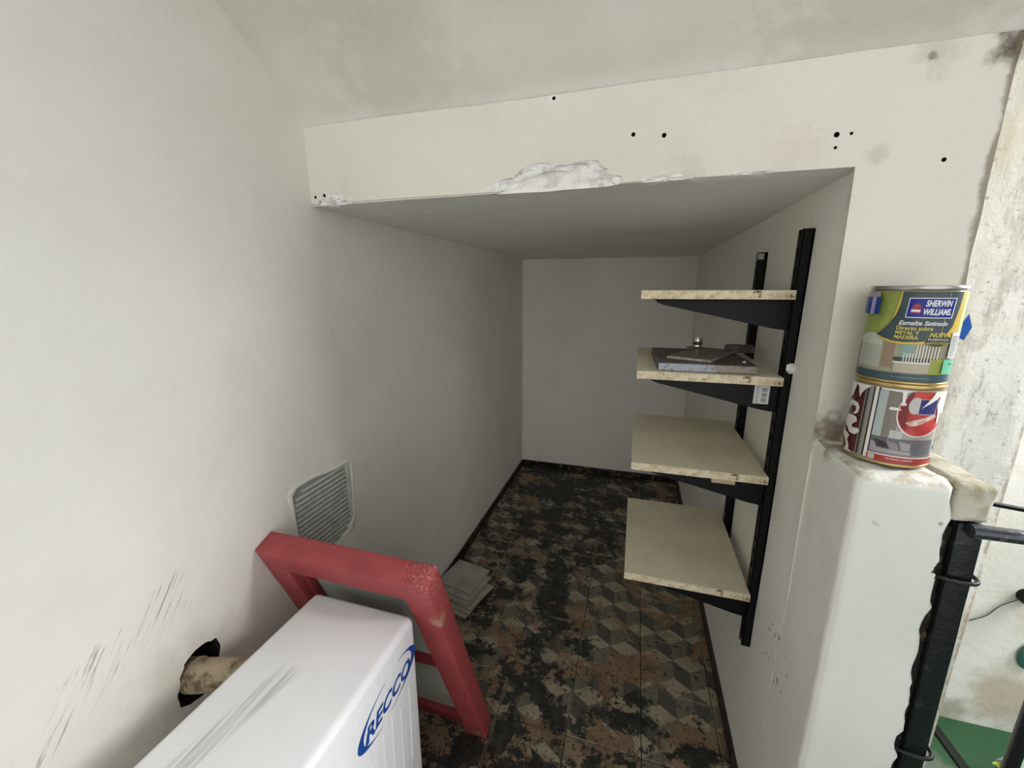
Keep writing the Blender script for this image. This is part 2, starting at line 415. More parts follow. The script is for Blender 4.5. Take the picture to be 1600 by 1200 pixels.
# ------------------------------------------------------------------ floor
def tile_mat(name, seed):
    t = NT(name)
    P = t.co(); p = t.sep(P)
    TX, TY = .086, .085
    u = t.math('DIVIDE', t.math('SUBTRACT', p[0], TX), .1)
    v = t.math('MULTIPLY', t.math('SUBTRACT', p[1], TY), math.sqrt(3)/.2)
    def md(a, b): 
        return t.math('FLOORED_MODULO', a, b)
    h = (.5, math.sqrt(3)/2)
    ax = t.math('SUBTRACT', md(u, 1.0), h[0]); ay = t.math('SUBTRACT', md(v, 2*h[1]), h[1])
    bx = t.math('SUBTRACT', md(t.math('SUBTRACT', u, h[0]), 1.0), h[0]); by = t.math('SUBTRACT', md(t.math('SUBTRACT', v, h[1]), 2*h[1]), h[1])
    da = t.math('ADD', t.math('MULTIPLY', ax, ax), t.math('MULTIPLY', ay, ay))
    db = t.math('ADD', t.math('MULTIPLY', bx, bx), t.math('MULTIPLY', by, by))
    k = t.math('LESS_THAN', da, db)
    gx = t.math('ADD', t.math('MULTIPLY', ax, k), t.math('MULTIPLY', bx, t.math('SUBTRACT', 1, k)))
    gy = t.math('ADD', t.math('MULTIPLY', ay, k), t.math('MULTIPLY', by, t.math('SUBTRACT', 1, k)))
    top = t.math('GREATER_THAN', gy, t.math('MULTIPLY', t.math('ABSOLUTE', gx), .577))
    left = t.math('LESS_THAN', gx, 0.0)
    light, mid, dk = srgb(168, 156, 134), srgb(120, 116, 102), srgb(88, 88, 80)
    c = t.mix(left, mid, dk); c = t.mix(top, c, light)
    # dirt over the printed pattern
    c = t.mix(t.ramp(t.noise(7, 6, .65), .4, .75, 0, .5), c, srgb(90, 78, 62))
    # glue and old screed left on the tiles: tan with a reddish cast
    n1 = t.noise(5.5, 6, .68, t.mapping(P, loc=(3.1, 1.7, 0)), .4)
    far = t.ramp(p[0], -.05, .25, .03, -.05)
    near = t.ramp(p[1], .9, 1.25, .07, 0)
    glue = t.ramp(t.math('ADD', n1, near), .53, .545)
    tan = t.mix(t.ramp(t.noise(16, 5, .7), .4, .65), srgb(128, 100, 78), srgb(150, 130, 106))
    c = t.mix(t.math('MULTIPLY', glue, .9), c, tan)
    # black paint or bitumen remains with ragged edges
    n2 = t.noise(7.0, 10, .74, t.mapping(P, loc=(7.3+seed*0, 4.4, 0)), 0.0)
    clear = t.math('MULTIPLY', t.ramp(t.vmath('DISTANCE', P, Vector((.10, 1.40, 0))).outputs['Value'], .18, .34, -.14, 0), 1.0)
    wall_side = t.ramp(t.math('ABSOLUTE', t.math('ADD', p[0], .28)), .0, .45, .055, -.005)
    back = t.ramp(p[1], 1.5, 2.4, 0, .05)
    s = t.math('ADD', t.math('ADD', t.math('ADD', n2, clear), wall_side), back)
    s = t.math('MULTIPLY_ADD', t.math('SUBTRACT', t.noise(34, 5, .7), .5), .16, s)
    black = t.ramp(s, .545, .556)
    c = t.mix(t.math('MULTIPLY', black, .95), c, t.mix(t.ramp(t.noise(30, 4), .4, .7), srgb(36, 39, 37), srgb(60, 64, 60)))
    # fine chips and specks
    sp = t.noise(42, 5, .75)
    c = t.mix(t.ramp(sp, .585, .61, 0, .85), c, srgb(36, 34, 30))
    c = t.mix(t.ramp(t.noise(90, 3, .6), .62, .65, 0, .8), c, srgb(36, 34, 30))
    # pale crumbs of mortar along the joints
    jx = t.math('ABSOLUTE', t.math('SUBTRACT', t.math('FLOORED_MODULO', t.math('SUBTRACT', p[0], TX-.1), .2), .1))
    jy = t.math('ABSOLUTE', t.math('SUBTRACT', t.math('FLOORED_MODULO', t.math('SUBTRACT', p[1], TY-.1), .2), .1))
    jd = t.math('MINIMUM', jx, jy)
    jm = t.math('MULTIPLY', t.ramp(t.math('MULTIPLY_ADD', t.math('SUBTRACT', t.noise(70, 4, .7), .5), .014, jd), .002, .006, 1, 0), t.ramp(t.noise(4, 2), .5, .56))
    c = t.mix(t.math('MULTIPLY', jm, .55), c, srgb(165, 148, 128))
    c = t.mix(t.ramp(t.noise(55, 4, .7, t.mapping(P, loc=(9, 2, 5))), .665, .69, 0, .7), c, srgb(150, 132, 116))
    c = t.mix(t.ramp(p[1], .2, 2.6, 0, 0), c, c)
    t.col(c)
    t.rough(t.ramp(t.noise(12, 3), .3, .7, .38, .62))
    b = t.bump(t.math('MULTIPLY', black, 1.0), .5, .0012)
    t.bump(t.noise(60, 5, .7), .5, .0012, b)
    return t.m
M_tile = tile_mat('patterned_cement_tile', 0)
M_grout = simple('dark_grout', srgb(48, 43, 36), .9, c2=srgb(86, 78, 64), ns=20)
fl = struct('floor', B(XL-.15, PX, -1.3, 2.75, -.25, -.0035), [M_grout], None)
g = .0011
def tiles():
    xs = [.086+.2*k for k in range(-4, 3)]; ys = [.085+.2*k for k in range(-3, 13)]
    for i in range(len(xs)):
        for j in range(len(ys)):
            x0, x1 = max(xs[i], XL+.004), min(xs[i]+.2, XR-.004)
            y0, y1 = ys[j], min(ys[j]+.2, YB-.004)
            if x1-x0 < .02 or y1-y0 < .02: continue
            bm = bmesh.new(); dz = random.uniform(-.0007, .0007)
            box(bm, x0+g, x1-g, y0+g, y1-g, -.0125, 0+dz, bevel=.0009, seg=1)
            for v in bm.verts:
                if v.co.z > -.005: v.co.z += random.uniform(-.0003, .0003)
            # the mesh is in room coordinates so that the print runs on from tile to tile
            o = obj('tile', bm, [M_tile], fl)
tiles()

# skirtings: dark glazed strip at the foot of the three recess walls
t = NT('skirting_black')
c = t.mix(t.ramp(t.noise(18, 5, .7), .52, .60), srgb(26, 25, 24), srgb(96, 70, 58))
t.col(t.mix(t.ramp(t.noise(60, 3, .7), .62, .66), c, srgb(150, 135, 125))); t.rough(.35); M_sk = t.m
HS = .036
struct('baseboard_back', B(XL+.012, XR-.012, YB-.012, YB+.003, -.003, HS, bevel=.002), [M_sk], None)
struct('baseboard_left', B(XL-.003, XL+.011, .95, YB+.002, -.003, HS, bevel=.002), [simple('skirting_soot', srgb(34, 31, 28), .6, c2=srgb(70, 62, 52), ns=14)], None)
struct('baseboard_right', B(XR-.010, XR+.003, -.2, YB+.002, -.003, HS*.8, bevel=.002), [simple('skirting_brown', srgb(66, 58, 47), .6, c2=srgb(40, 36, 31), ns=14)], None)

# courtyard floor
M_green = simple('green_floor_paint', srgb(38, 78, 48), .55, c2=srgb(56, 92, 62), ns=12, bump=.4, bs=50)
M_green = plaster('green_floor_paint_worn', srgb(40, 80, 50), srgb(54, 90, 62), [((.90, 1.16, ZG), .09, srgb(112, 120, 108), .75, .3, .4, 20), ((.93, 1.38, ZG), .03, srgb(92, 80, 62), .7, .6, .6, 40)], speck=False, roughness=.5)
struct('floor_courtyard', B(PX, 3.4, -1.3, 1.42, ZG-.1, ZG), [M_green], None)

# ------------------------------------------------------------------ air grille in the left wall
M_grille = simple('grille_paint', srgb(205, 206, 200), .5, c2=srgb(190, 190, 183), ns=30)
vg = thing('vent_grille', 'off-white louvred air grille plastered into the left wall above the red frame', 'vent', (XL, .75, .655))
def inv(o): return Matrix.Translation(-Vector(o.location))
def part(name, bm, m, parent, smooth=None):
    """bm in room coordinates, parent unrotated; a part's own parent is the thing"""
    root = parent.parent or parent
    bm.transform(inv(root)); return obj(name, bm, m, parent, smooth)
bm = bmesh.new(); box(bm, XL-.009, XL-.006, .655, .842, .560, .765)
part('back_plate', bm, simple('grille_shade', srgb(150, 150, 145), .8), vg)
bm = bmesh.new()
box(bm, XL-.006, XL+.001, .828, .842, .570, .760, bevel=.0015)
box(bm, XL-.006, XL+.001, .655, .842, .560, .568, bevel=.0015)
part('rim', bm, M_grille, vg)
zt = .574
while zt < .752:
    y0 = .656 if zt < .735 else .656+(zt-.735)*1.6
    if zt < .61: y0 = .656 + (.61-zt)*.4
    bm = bmesh.new()
    prism(bm, [(XL-.0075, zt+.0030), (XL-.0075, zt+.0050), (XL+.0008, zt+.0050), (XL+.0008, zt+.0005), (XL-.0008, zt+.0005), (XL-.0012, zt+.0030)], 'y', y0, .829)
    bm.transform(Matrix.Identity(4))
    part('slat', bm, M_grille, vg); zt += .0125
# smeared filler round the grille
bm = bmesh.new()
ring = vent_out; n = len(ring); cy = sum(p[0] for p in ring)/n; cz = sum(p[1] for p in ring)/n
rows = []
for k, (f, h) in enumerate([(.965, -.004), (.99, .0004), (1.03, .0011), (1.10, .0002), (1.14, -.0012)]):
    row = []
    for i in range(n*3):
        a = ring[(i//3) % n]; b = ring[(i//3+1) % n]; s = (i % 3)/3
        y, z = a[0]*(1-s)+b[0]*s, a[1]*(1-s)+b[1]*s
        q = Vector((y*30, z*30, k)); ff = f + noise.noise(q)*.03
        row.append(bm.verts.new((XL+h+noise.noise(q*2)*.0012+.0008, cy+(y-cy)*ff, cz+(z-cz)*ff)))
    rows.append(row)
for a, b in zip(rows, rows[1:]):
    for i in range(n*3): bm.faces.new((a[i], a[(i+1) % (n*3)], b[(i+1) % (n*3)], b[i]))
part('filler_edge', bm, M_left, vg, 80)

# ------------------------------------------------------------------ flue pipe
pp = thing('flue_pipe', 'mud-coloured pipe coming out of a ragged hole in the left wall behind the white heater', 'pipe', (XL, .41, .535))
bm = bmesh.new()
pts = [(-.80, .395, .525), (-.74, .400, .531), (-.70, .404, .536), (-.665, .412, .541), (-.63, .422, .544), (-.595, .434, .545)]
tube(bm, pts, .026, 20, radii=[.026, .026, .027, .026, .025, .025])
for v in bm.verts: v.co += noise.noise_vector(v.co*40)*.0015
part('pipe_tube', bm, simple('pipe_clay', srgb(168, 152, 126), .5, c2=srgb(104, 90, 70), ns=45, bump=.6, bs=60, bd=.003), pp, 60)
bm = bmesh.new(); tube(bm, [(-.712, .403, .535), (-.704, .404, .536)], .0285, 20)
part('mortar_collar', bm, M_brick, pp, 40)

# ------------------------------------------------------------------ white heater body (big white box)
BX0, BX1, BY0, BY1, BZ = -.592, -.366, .03, .574, .600
t = NT('white_enamel')
t._obj = t.n('ShaderNodeNewGeometry').outputs['Position']
p = t.sep(t.co())
c = t.mix(t.ramp(t.noise(4, 4), .4, .7), srgb(240, 241, 242), srgb(232, 233, 235))
# grey graphite-like rubs on the top, running along the body
q = t.mapping(t.comb(p[0], p[1]), rot=(0, 0, math.radians(7)), scale=(170, 5, 1))
rub = t.ramp(t.noise(1, 3, .6, q), .36, .66)
reg = t.math('MULTIPLY', t.ramp(t.math('ABSOLUTE', t.math('SUBTRACT', p[0], t.math('MULTIPLY_ADD', p[1], .18, -.575-BX1*0))), .012, .024, 1, 0), t.math('MULTIPLY', t.ramp(p[1], .40, .43, 1, 0), t.ramp(p[2], .597, .5985)))
c = t.mix(t.math('MULTIPLY', t.math('MULTIPLY', rub, reg), .5), c, srgb(128, 131, 132))
vo = t.n('ShaderNodeTexVoronoi'); t.setin(vo.inputs['Vector'], t.co()); vo.inputs['Scale'].default_value = 26
c = t.mix(t.ramp(vo.outputs['Distance'], .02, .04, .5, 0), c, srgb(130, 128, 124))
t.col(c); t.rough(.32); t.b.inputs['Specular IOR Level'].default_value = .45
drip = t.noise(1, 3, .5, t.mapping(t.co(), scale=(3, 60, 6)))
side = t.ramp(p[0], BX1-.004, BX1-.001)
b1 = t.bump(t.math('MULTIPLY', drip, side), .5, .003)
t.bump(t.noise(7, 3), .3, .006, b1)
M_enamel = t.m
M_blue = simple('logo_blue', srgb(28, 72, 152), .4)
hb = thing('water_heater', 'tall white enamelled heater body with a blue oval logo on its side', 'water heater', ((BX0+BX1)/2, .30, 0))
bm = B(BX0, BX1, BY0, BY1, 0, BZ, bevel=.013, seg=5)
body = part('body', bm, M_enamel, hb, 45)
# raised drip runs on the side
for k, (y, z0, z1) in enumerate([(.452, .30, .462), (.478, .33, .468), (.505, .28, .455), (.535, .30, .470), (.420, .25, .44), (.388, .27, .43)]):
    bm = bmesh.new(); tube(bm, [(BX1+.0002, y, z0), (BX1+.0004, y+.002, (z0+z1)/2), (BX1+.0002, y+.004, z1)], .0011, 6)
    part('paint_run', bm, M_enamel, body, 80)

def flat_text(txt, size, shear=0.0, bold=0.0, spacing=1.0, sx=1.0):
    cu = bpy.data.curves.new('t', 'FONT'); cu.body = txt; cu.size = size; cu.shear = shear; cu.offset = bold; cu.space_character = spacing
    cu.resolution_u = 3; cu.fill_mode = 'FRONT'
    o = bpy.data.objects.new('t', cu); C.objects.link(o)
    dg = bpy.context.evaluated_depsgraph_get(); dg.update()
    me = bpy.data.meshes.new_from_object(o.evaluated_get(dg))
    vs = [(v.co.x*sx, v.co.y) for v in me.vertices]; fs = [tuple(pl.vertices) for pl in me.polygons]
    bpy.data.objects.remove(o); bpy.data.curves.remove(cu); bpy.data.meshes.remove(me)
    return vs, fs
def text_fit(txt, x0, x1, y0, y1, shear=0, bold=0):
    """flat glyph mesh scaled to fill the given rectangle"""
    vs, fs = flat_text(txt, 1.0, shear, bold)
    ax, bx = min(v[0] for v in vs), max(v[0] for v in vs); ay, by = min(v[1] for v in vs), max(v[1] for v in vs)
    return [(x0+(v[0]-ax)/(bx-ax)*(x1-x0), y0+(v[1]-ay)/(by-ay)*(y1-y0)) for v in vs], fs
# oval logo: two tapering crescents, two hairlines and the lettering
def side_mesh(vs, fs, eps=.0004):
    bm = bmesh.new(); V = [bm.verts.new((BX1+eps, y, z)) for y, z in vs]
    for f in fs:
        try: bm.faces.new([V[i] for i in f])
        except ValueError: pass
    return bm
def arc(a0, a1, w0, w1, A=.0865, Bz=.038, cy=.4805, cz=.5200, n=28, tilt=.12):
    vs, fs = [], []
    for i in range(n+1):
        a = math.radians(a0+(a1-a0)*i/n); s = i/n
        wd = (w0 + (w1-w0)*math.sin(PI*s)**1.4)
        for rr in (1.0, 1.0-wd):
            y, z = A*math.cos(a)*(rr if wd > .03 else rr) , Bz*math.sin(a)*rr
            y2 = cy + y + z*.35; z2 = cz + z + y*tilt*.6
            vs.append((y2, z2))
    for i in range(n): fs.append((2*i, 2*i+1, 2*i+3, 2*i+2))
    return vs, fs
for a in [(105, 262, .02, .17), (-80, 78, .02, .17)]:
    part('logo_arc', side_mesh(*arc(*a)), M_blue, body)
vs, fs = text_fit('RECCO', .413, .548, .499, .529, shear=.25, bold=.03)
vs = [(y, z+(y-.484)*.07) for y, z in vs]
part('logo_lettering', side_mesh(vs, fs), M_blue, body)
# the stroke that cuts through the R
part('logo_arc', side_mesh([(.409, .4935), (.4125, .4935), (.4205, .5145), (.4165, .5145)], [(0, 1, 2, 3)], .0006), M_blue, body)

# ------------------------------------------------------------------ red window frame leaning on the heater
t = NT('red_frame_paint')
c = t.mix(t.ramp(t.noise(9, 5, .6), .35, .7), srgb(168, 76, 78), srgb(150, 64, 68))
c = t.mix(t.ramp(t.noise(70, 5, .75), .66, .70), c, srgb(206, 168, 150))
c = t.mix(t.ramp(t.noise(33, 5, .75, t.mapping(t.co(), loc=(4, 4, 4))), .70, .73), c, srgb(60, 30, 28))
# worn corner showing wood and filler
wc = t.math('MULTIPLY', t.spot((.378, .004, .625), .014, .7, .9, 90), .6)
c = t.mix(wc, c, srgb(186, 160, 128))
wc = t.spot((.375, .02, .735), .035, .8, 1.0, 70)
c = t.mix(t.math('MULTIPLY', wc, t.ramp(t.noise(170, 4, .75), .52, .62, 0, .75)), c, srgb(196, 150, 142))
t.col(c); t.rough(.5); t.bump(t.noise(90, 5, .65), .5, .0015); M_red = t.m
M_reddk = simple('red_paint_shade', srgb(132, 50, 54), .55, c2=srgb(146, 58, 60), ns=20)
M_pane = simple('dusty_pane', srgb(168, 172, 162), .45, c2=srgb(150, 153, 142), ns=8)
FW, FH, FT = .383, .744, .047
rf = thing('window_frame', 'red painted wooden window frame leaning over the far end of the white heater', 'window frame', (-.319-FW, .812, 0))
rf.rotation_euler = (math.atan2(.27, .693), 0, 0)
# local: x 0..FW, z 0..FH up the frame, y 0..FT to the back
SW = .058
def rough_part(name, dims, m, parent, bev=.003, amp=.0008):
    bm = B(*dims, bevel=bev, seg=2); slice_grid(bm, .04, dims[0::2], dims[1::2])
    for v in bm.verts: v.co += noise.noise_vector(v.co*22+Vector((dims[0]*9, 0, 0)))*amp
    return obj(name, bm, m, parent, 40)
rough_part('stile', (0, SW, 0, FT, 0, FH-.055), M_red, rf)
rs = rough_part('stile', (FW-SW, FW, 0, FT, 0, FH-.002), M_red, rf)
cutb = bmesh.new(); box(cutb, FW-.006, FW+.02, .016, .026, FH-.15, FH-.105); boolean(rs, cutb, M_hole)
top_rail = rough_part('top_rail', (0, FW-SW+.004, 0, FT, FH-.058, FH), M_red, rf)
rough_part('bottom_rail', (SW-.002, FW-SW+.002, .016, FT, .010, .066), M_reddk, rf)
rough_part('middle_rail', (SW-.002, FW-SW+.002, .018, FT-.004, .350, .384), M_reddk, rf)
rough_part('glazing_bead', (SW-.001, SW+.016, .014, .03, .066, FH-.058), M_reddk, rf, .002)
obj('pane', B(SW-.004, FW-SW+.004, .030, .034, .380, FH-.055), M_pane, rf)
obj('pane', B(SW-.004, FW-SW+.004, .030, .034, .060, .352), M_pane, rf)
es = obj('edge_strip', B(-.006, -.0005, .004, .016, .02, FH-.06, bevel=.001), simple('white_strip', srgb(214, 212, 206), .6), rf); es['label'] = 'white edge strip'
# wood worn through at the foot and a split hinge rebate
bm = bmesh.new(); blob(bm, (FW-.020, -.0004, .040), (.011, .0016, .026), 4, .5, 3, 3)
wpt = obj('chipped_wood', bm, simple('bare_wood', srgb(134, 92, 68), .8, c2=srgb(100, 54, 46), ns=50, bump=.5), rs, 60); wpt['label'] = 'bare wood where the paint has chipped'

# ------------------------------------------------------------------ pile of spare tiles by the left wall
M_spare = simple('spare_tile_face', srgb(176, 174, 164), .45, c2=srgb(158, 154, 142), ns=12, bump=.2, bs=60)
M_bisc = simple('spare_tile_biscuit', srgb(168, 148, 128), .8, c2=srgb(140, 122, 104), ns=40)
places = ['bottom of the pile', 'second from the bottom of the pile', 'third from the bottom of the pile', 'fourth from the bottom of the pile', 'second from the top of the pile', 'top of the pile']
spec = [(-.598, 1.272, -12), (-.592, 1.282, -9), (-.580, 1.300, -17), (-.604, 1.302, -8), (-.598, 1.318, -13), (-.612, 1.345, -11)]
z = .0006
for k, (x, y, a) in enumerate(spec):
    o = thing('ceramic_tile', ('grey' if k == 5 else 'pale buff')+' square spare tile, '+places[k]+' beside the left wall', 'tile', (x, y, z), (0, 0, math.radians(a)), 'spare tiles piled by the left wall')
    s = .076
    obj('glaze', B(-s, s, -s, s, .0062, .0082, bevel=.0007, seg=1), M_spare, o)
    obj('biscuit', B(-s+.0004, s-.0004, -s+.0004, s-.0004, 0, .0062), M_bisc, o)
    z += .0086

# ------------------------------------------------------------------ shelving on the right wall
t = NT('black_metal'); t.col(t.mix(t.ramp(t.noise(40, 4, .7), .66, .72), srgb(9, 9, 12), srgb(38, 36, 34))); t.b.inputs['Specular IOR Level'].default_value = .18; t.rough(.45); t.bump(t.noise(120, 3), .25, .001); M_blk = t.m
M_board = simple('cream_melamine', srgb(222, 214, 188), .5, c2=srgb(212, 204, 178), ns=7)
t = NT('chipboard_edge')
c = t.mix(t.ramp(t.noise(60, 5, .75), .40, .60), srgb(214, 203, 176), srgb(186, 170, 142))
c = t.mix(t.ramp(t.noise(28, 6, .8), .57, .64), c, srgb(104, 82, 62))
t.col(c); t.rough(.85); t.bump(t.noise(140, 4, .7), .6, .0015); M_chip = t.m
TOPS = [1.197, 1.023, .804, .508]; TH = .018
YS0, YS1, XS0, XS1 = .935, 1.330, .008, .2945
names = ['topmost cream shelf board with a dirty brown front edge', 'cream shelf board carrying the grey slabs, second from the top', 'empty cream shelf board, third from the top', 'lowest cream shelf board with a small scratch on top']
for k, zt in enumerate(TOPS):
    x0 = XS0+[.0, .002, .003, .004][k]; x1 = XS1+[0, .001, .001, .0][k]
    o = thing('shelf_board', names[k]+' on the right wall', 'shelf', ((x0+x1)/2, 1.13, zt-TH), (0, 0, 0), 'cream shelf boards on the right wall')
    yy = YS1+[0, .0, .01, -.0][k]
    part('panel', B(x0, x1, YS0+.0012, yy, zt-TH, zt, bevel=.0006, seg=1), M_board, o)
    part('front_edge', B(x0, x1, YS0, YS0+.0012, zt-TH+.0006, zt-.0006), M_chip, o)
    if k == 3:
        s = part('scratch', B(.062, .073, 1.00, 1.0015, zt, zt+.0003), simple('scratch_grey', srgb(96, 90, 80), .8), o)
XU = .2965
for (yc, zb, zt_, lab) in [(.966, .352, 1.312, 'nearer black slotted metal upright with its brackets, screwed to the right wall'),
                           (1.262, .40, 1.292, 'farther black slotted metal upright with its brackets, screwed to the right wall')]:
    u = thing('shelf_upright', lab, 'shelf upright', (XR, yc, zb), group='black shelf uprights on the right wall')
    hw = .0125
    bm = bmesh.new()
    box(bm, XU, XR+.001, yc-hw, yc-hw+.002, zb, zt_, bevel=.0005, seg=1)
    box(bm, XU, XR+.001, yc+hw-.002, yc+hw, zb, zt_, bevel=.0005, seg=1)
    box(bm, XU, XU+.002, yc-hw, yc-.0045, zb, zt_); box(bm, XU, XU+.002, yc+.0045, yc+hw, zb, zt_)
    zz = zb+.015
    while zz < zt_-.02:
        box(bm, XU+.0001, XU+.0019, yc-.0046, yc+.0046, zz, zz+.020); zz += .035
    box(bm, XR-.003, XR+.001, yc-hw, yc+hw, zb, zt_)
    part('channel', bm, M_blk, u)
    for k, zt in enumerate(TOPS):
        zb_ = zt-TH-.0004
        hgt = .062; L = .255
        poly = [(XU+.001, zb_), (XU+.001, zb_-hgt), (XU-.03, zb_-hgt+.004), (XU-L+.012, zb_-.012), (XU-L, zb_-.007), (XU-L, zb_)]
        bm = bmesh.new()
        prism(bm, poly, 'y', yc-.0045, yc-.0025); prism(bm, poly, 'y', yc+.0025, yc+.0045)
        box(bm, XU-L, XU, yc-.0045, yc+.0045, zb_-.0022, zb_)
        br = part('bracket', bm, M_blk, u)
        if yc < 1:
            if k == 1:
                bm = B(.252, .281, yc-.0052, yc-.0046, zb_-.045, zb_-.001); 
                for q in range(9): box(bm, .2665, .2765, yc-.0055, yc-.0052, zb_-.041+q*.0038, zb_-.041+q*.0038+[.0012,.002,.0009][q%3], mat=1)
                for q in range(10): box(bm, .256+.0011*(q%2)*0, .262-(q%3)*.001, yc-.0055, yc-.0052, zb_-.042+q*.0037, zb_-.042+q*.0037+.0009, mat=1)
                o = part('price_sticker', bm, [simple('sticker_white', srgb(196, 196, 196), .5), simple('ink_black', srgb(30, 30, 30), .6)], br); o['label'] = 'white barcode sticker'
    # screw heads
    for zz in (zb+.03, zt_-.035):
        bm = bmesh.new(); tube(bm, [(XR-.004, yc, zz), (XR-.0065, yc, zz)], .0042, 10)
        part('screw', bm, simple('screw_steel', srgb(150, 148, 145), .35, .8), u, 40)
    if yc > 1:
        o = part('label_tag', B(XU-.0006, XU+.012, yc-hw-.0006, yc+hw*.2, zt_-.018, zt_-.003), simple('tag_white', srgb(170, 168, 162), .6), u); o['label'] = 'pale tag on the top end'
    else:
        bm = bmesh.new(); blob(bm, (XR-.006, yc-hw-.001, 1.040), (.008, .003, .010), 2, .5, 3, 3)
        o = part('filler_lump', bm, M_raw, u, 60); o['label'] = 'lump of white filler'
sh = thing('wood_shim', 'small pale wooden shim under the front edge of the third shelf board', 'shim', (.212, .945, TOPS[2]-TH-.0112))
part('block', B(.186, .234, .941, .951, TOPS[2]-TH-.0112, TOPS[2]-TH-.0002, bevel=.0006, seg=1), simple('shim_wood', srgb(172, 160, 128), .7), sh)

# things lying on the second board
ZS = TOPS[1]+.0003
t = NT('cement_slab'); c = t.mix(t.ramp(t.noise(14, 6, .7), .42, .62), srgb(104, 100, 94), srgb(74, 68, 62))
t.col(t.mix(t.ramp(t.noise(45, 5, .7), .62, .68), c, srgb(140, 134, 126))); t.rough(.6); t.bump(t.noise(50, 5, .7), .5, .002); M_slab = t.m
t = NT('slab_edge'); p = t.sep(t.co()); c = t.mix(t.ramp(t.math('MULTIPLY_ADD', t.noise(30, 4, .7), .03, p[0]), .03, .036), srgb(150, 156, 166), srgb(138, 126, 118))
c = t.mix(t.ramp(t.noise(70, 4, .8), .58, .64), c, srgb(92, 82, 74)); t.col(c); t.rough(.4); M_sledge = t.m
o = thing('cement_tile', 'thick grey cement tile with a bluish worn edge lying flat on the second shelf', 'tile', (.150, 1.045, ZS), (0, 0, math.radians(1.5)))
bm = B(-.0985, .0985, -.095, .152, 0, .0185, bevel=.001, seg=1); obj('slab', bm, M_slab, o)
obj('worn_edge', B(-.0975, .0975, -.0958, -.095, .0015, .017), M_sledge, o)
z2 = ZS+.0188
o = thing('small_tile', 'thin greenish grey oblong tile laid askew on the thick cement tile', 'tile', (.1605, 1.078, z2), (0, 0, math.radians(-25)))
obj('slab', B(-.048, .048, -.100, .100, 0, .0068, bevel=.0006, seg=1), simple('small_tile_face', srgb(112, 110, 98), .4, c2=srgb(92, 88, 78), ns=20), o)
obj('worn_edge', B(-.0475, .0475, -.1006, -.100, .0008, .006), simple('tile_edge_pale', srgb(168, 166, 160), .5, c2=srgb(120, 116, 108), ns=60), o)
obj('worn_edge', B(.048, .0486, -.0995, .0995, .0008, .006), simple('tile_edge_pale_side', srgb(158, 156, 150), .5, c2=srgb(120, 116, 108), ns=60), o)
o = thing('cement_fragment', 'broken lump of grey cement at the right on the thick tile', 'rubble', (.252, 1.165, z2), (0, 0, math.radians(8)))
poly = [(-.022, -.016), (.012, -.024), (.036, -.022), (.042, -.004), (.040, .016), (.016, .024), (-.018, .020), (-.028, .002)]
bm = bmesh.new(); prism(bm, poly, 'z', 0, .0165)
slice_grid(bm, .012, (-.075, -.022, 0), (.066, .026, .0165))
for v in bm.verts:
    if v.co.z > .004: v.co += noise.noise_vector(v.co*60)*.003
obj('fragment', bm, M_slab, o, 50)
for (x, y, s, lab) in [(.085, 1.14, .005, 'small dark crumb of cement on the back left of the thick tile'), (.232, .985, .004, 'tiny pale crumb on the right of the thick tile')]:
    bm = bmesh.new(); blob(bm, (0, 0, s*.55), (s, s, s*.6), x*50, .4, 2, 2)
    o = obj('crumb', bm, M_slab if s > .0045 else M_raw, None, 60, loc=(x, y, z2)); tag(o, lab, 'rubble')
M_chrome = simple('chrome', srgb(190, 188, 185), .18, 1.0)
cx_, cy_ = .158, 1.158; z2 = z2+.0070
o = thing('metal_washer', 'flat metal washer under the chrome cap on the second shelf', 'washer', (cx_-.012, cy_, z2+.0002))
bm = bmesh.new(); lathe(bm, [(.006, 0), (.0155, 0), (.016, .001), (.0155, .0022), (.006, .0022), (.006, 0)], 32); obj('ring', bm, simple('dull_steel', srgb(140, 136, 130), .4, .8), o, 40)
o = thing('chrome_cap', 'small round chrome cap standing on the grey tiles of the second shelf', 'cap', (cx_, cy_, z2+.0026))
bm = bmesh.new(); lathe(bm, [(0, 0), (.0105, 0), (.0115, .001), (.0118, .006), (.0108, .0075), (.0118, .009), (.0118, .0215), (.011, .0235), (.0098, .0238), (.0095, .021), (0, .021)], 36)
obj('cap_body', bm, M_chrome, o, 40)
obj('thread_ring', lathe(bmesh.new(), [(.0106, .0068), (.0112, .0072), (.0112, .0082), (.0106, .0086)], 36), simple('thread_dark', srgb(60, 58, 55), .4, .8), o, 40)

